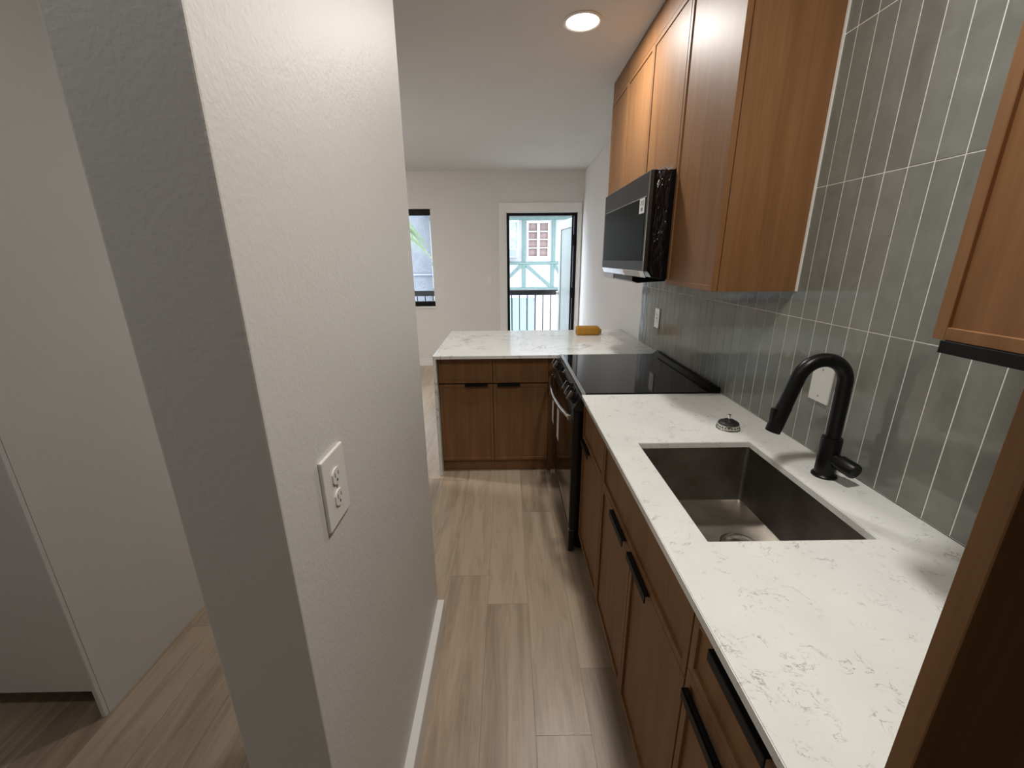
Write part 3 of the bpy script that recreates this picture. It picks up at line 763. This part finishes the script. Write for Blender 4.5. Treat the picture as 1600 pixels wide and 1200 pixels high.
# palm
px_, py_, pz_ = -2.95, 9.3, 2.25
t = thing('palm_tree', (px_, py_, -2.6), 'green palm tree with drooping fronds outside the left window', 'palm tree')
pts = [(px_+.12*math.sin(i*.35), py_, -2.6+(pz_+2.6)*i/10) for i in range(11)]
pts[-1] = (px_, py_, pz_)
obj('trunk', ring_sweep(bmesh.new(), pts, [.16-.006*i for i in range(11)], 14), 'trunk', t, smooth=True)
for k in range(11):
    az = 2*math.pi*k/11+.35; Lf = 1.45+.2*math.sin(k*2.1); rise = .35+.25*math.sin(k*1.7)
    bm = bmesh.new(); sp = []
    for i in range(15):
        u = i/14; r_ = Lf*u*(1-.12*u); z_ = pz_+rise*math.sin(u*2.2)*.8-.95*u*u*Lf*.55
        sp.append(Vector((px_+math.cos(az)*r_, py_+math.sin(az)*r_, z_)))
    ring_sweep(bm, sp, [.014*(1-.8*i/14) for i in range(15)], 6)
    side = Vector((-math.sin(az), math.cos(az), 0))
    for i in range(2, 44):
        u = i/44; f = u*14; a = int(f); p0 = sp[a].lerp(sp[min(a+1, 14)], f-a); fw = (sp[min(a+1, 14)]-sp[a]).normalized() if a < 14 else (sp[14]-sp[13]).normalized()
        ll = .42*math.sin(math.pi*min(1, .15+u*.85))+.06
        for sd in (-1, 1):
            dv = (side*sd*.8+fw*.65+Vector((0, 0, -.28))).normalized()
            q1 = p0+fw*.011; q0 = p0-fw*.011; mid = p0+dv*ll*.5+Vector((0, 0, -.02)); tip = p0+dv*ll+Vector((0, 0, -.12*ll/.4))
            vs = [bm.verts.new(c) for c in (q0, mid-fw*.007, tip, mid+fw*.007, q1)]
            up_ = Vector((0, 0, .002))
            v2 = [bm.verts.new(Vector(c)+up_) for c in (q0, mid-fw*.007, tip, mid+fw*.007, q1)]
            bm.faces.new(vs[::-1]); bm.faces.new(v2)
            for j in range(5): bm.faces.new((vs[j], vs[(j+1) % 5], v2[(j+1) % 5], v2[j]))
    obj('frond', bm, 'leaf', t)

# ------------------------------------------------------------------ world, camera
W = bpy.data.worlds.new('World'); S.world = W; W.use_nodes = True
bg = W.node_tree.nodes['Background']; bg.inputs['Color'].default_value = (.80, .90, 1.0, 1); bg.inputs['Strength'].default_value = 11.0
cam = bpy.data.cameras.new('Camera'); co = bpy.data.objects.new('Camera', cam); COL.objects.link(co)
F_PX, YAW, PIT, ROL = 648.12, .0088121, .2946717, -.0085496
cam.sensor_width = 36; cam.sensor_fit = 'HORIZONTAL'; cam.lens = F_PX/1600*36; cam.clip_start = .01; cam.clip_end = 200
Fv = Vector((math.sin(YAW)*math.cos(PIT), math.cos(YAW)*math.cos(PIT), -math.sin(PIT)))
Rv = Vector((math.cos(YAW), -math.sin(YAW), 0)); Uv = Rv.cross(Fv)
R2 = Rv*math.cos(ROL)+Uv*math.sin(ROL); U2 = -Rv*math.sin(ROL)+Uv*math.cos(ROL)
co.matrix_world = Matrix(((R2.x, U2.x, -Fv.x, 0), (R2.y, U2.y, -Fv.y, 0), (R2.z, U2.z, -Fv.z, ZC), (0, 0, 0, 1)))
S.camera = co
S.view_settings.view_transform = 'Standard'; S.view_settings.look = 'None'; S.view_settings.exposure = 0; S.view_settings.gamma = 1
S.view_settings.use_curve_mapping = False
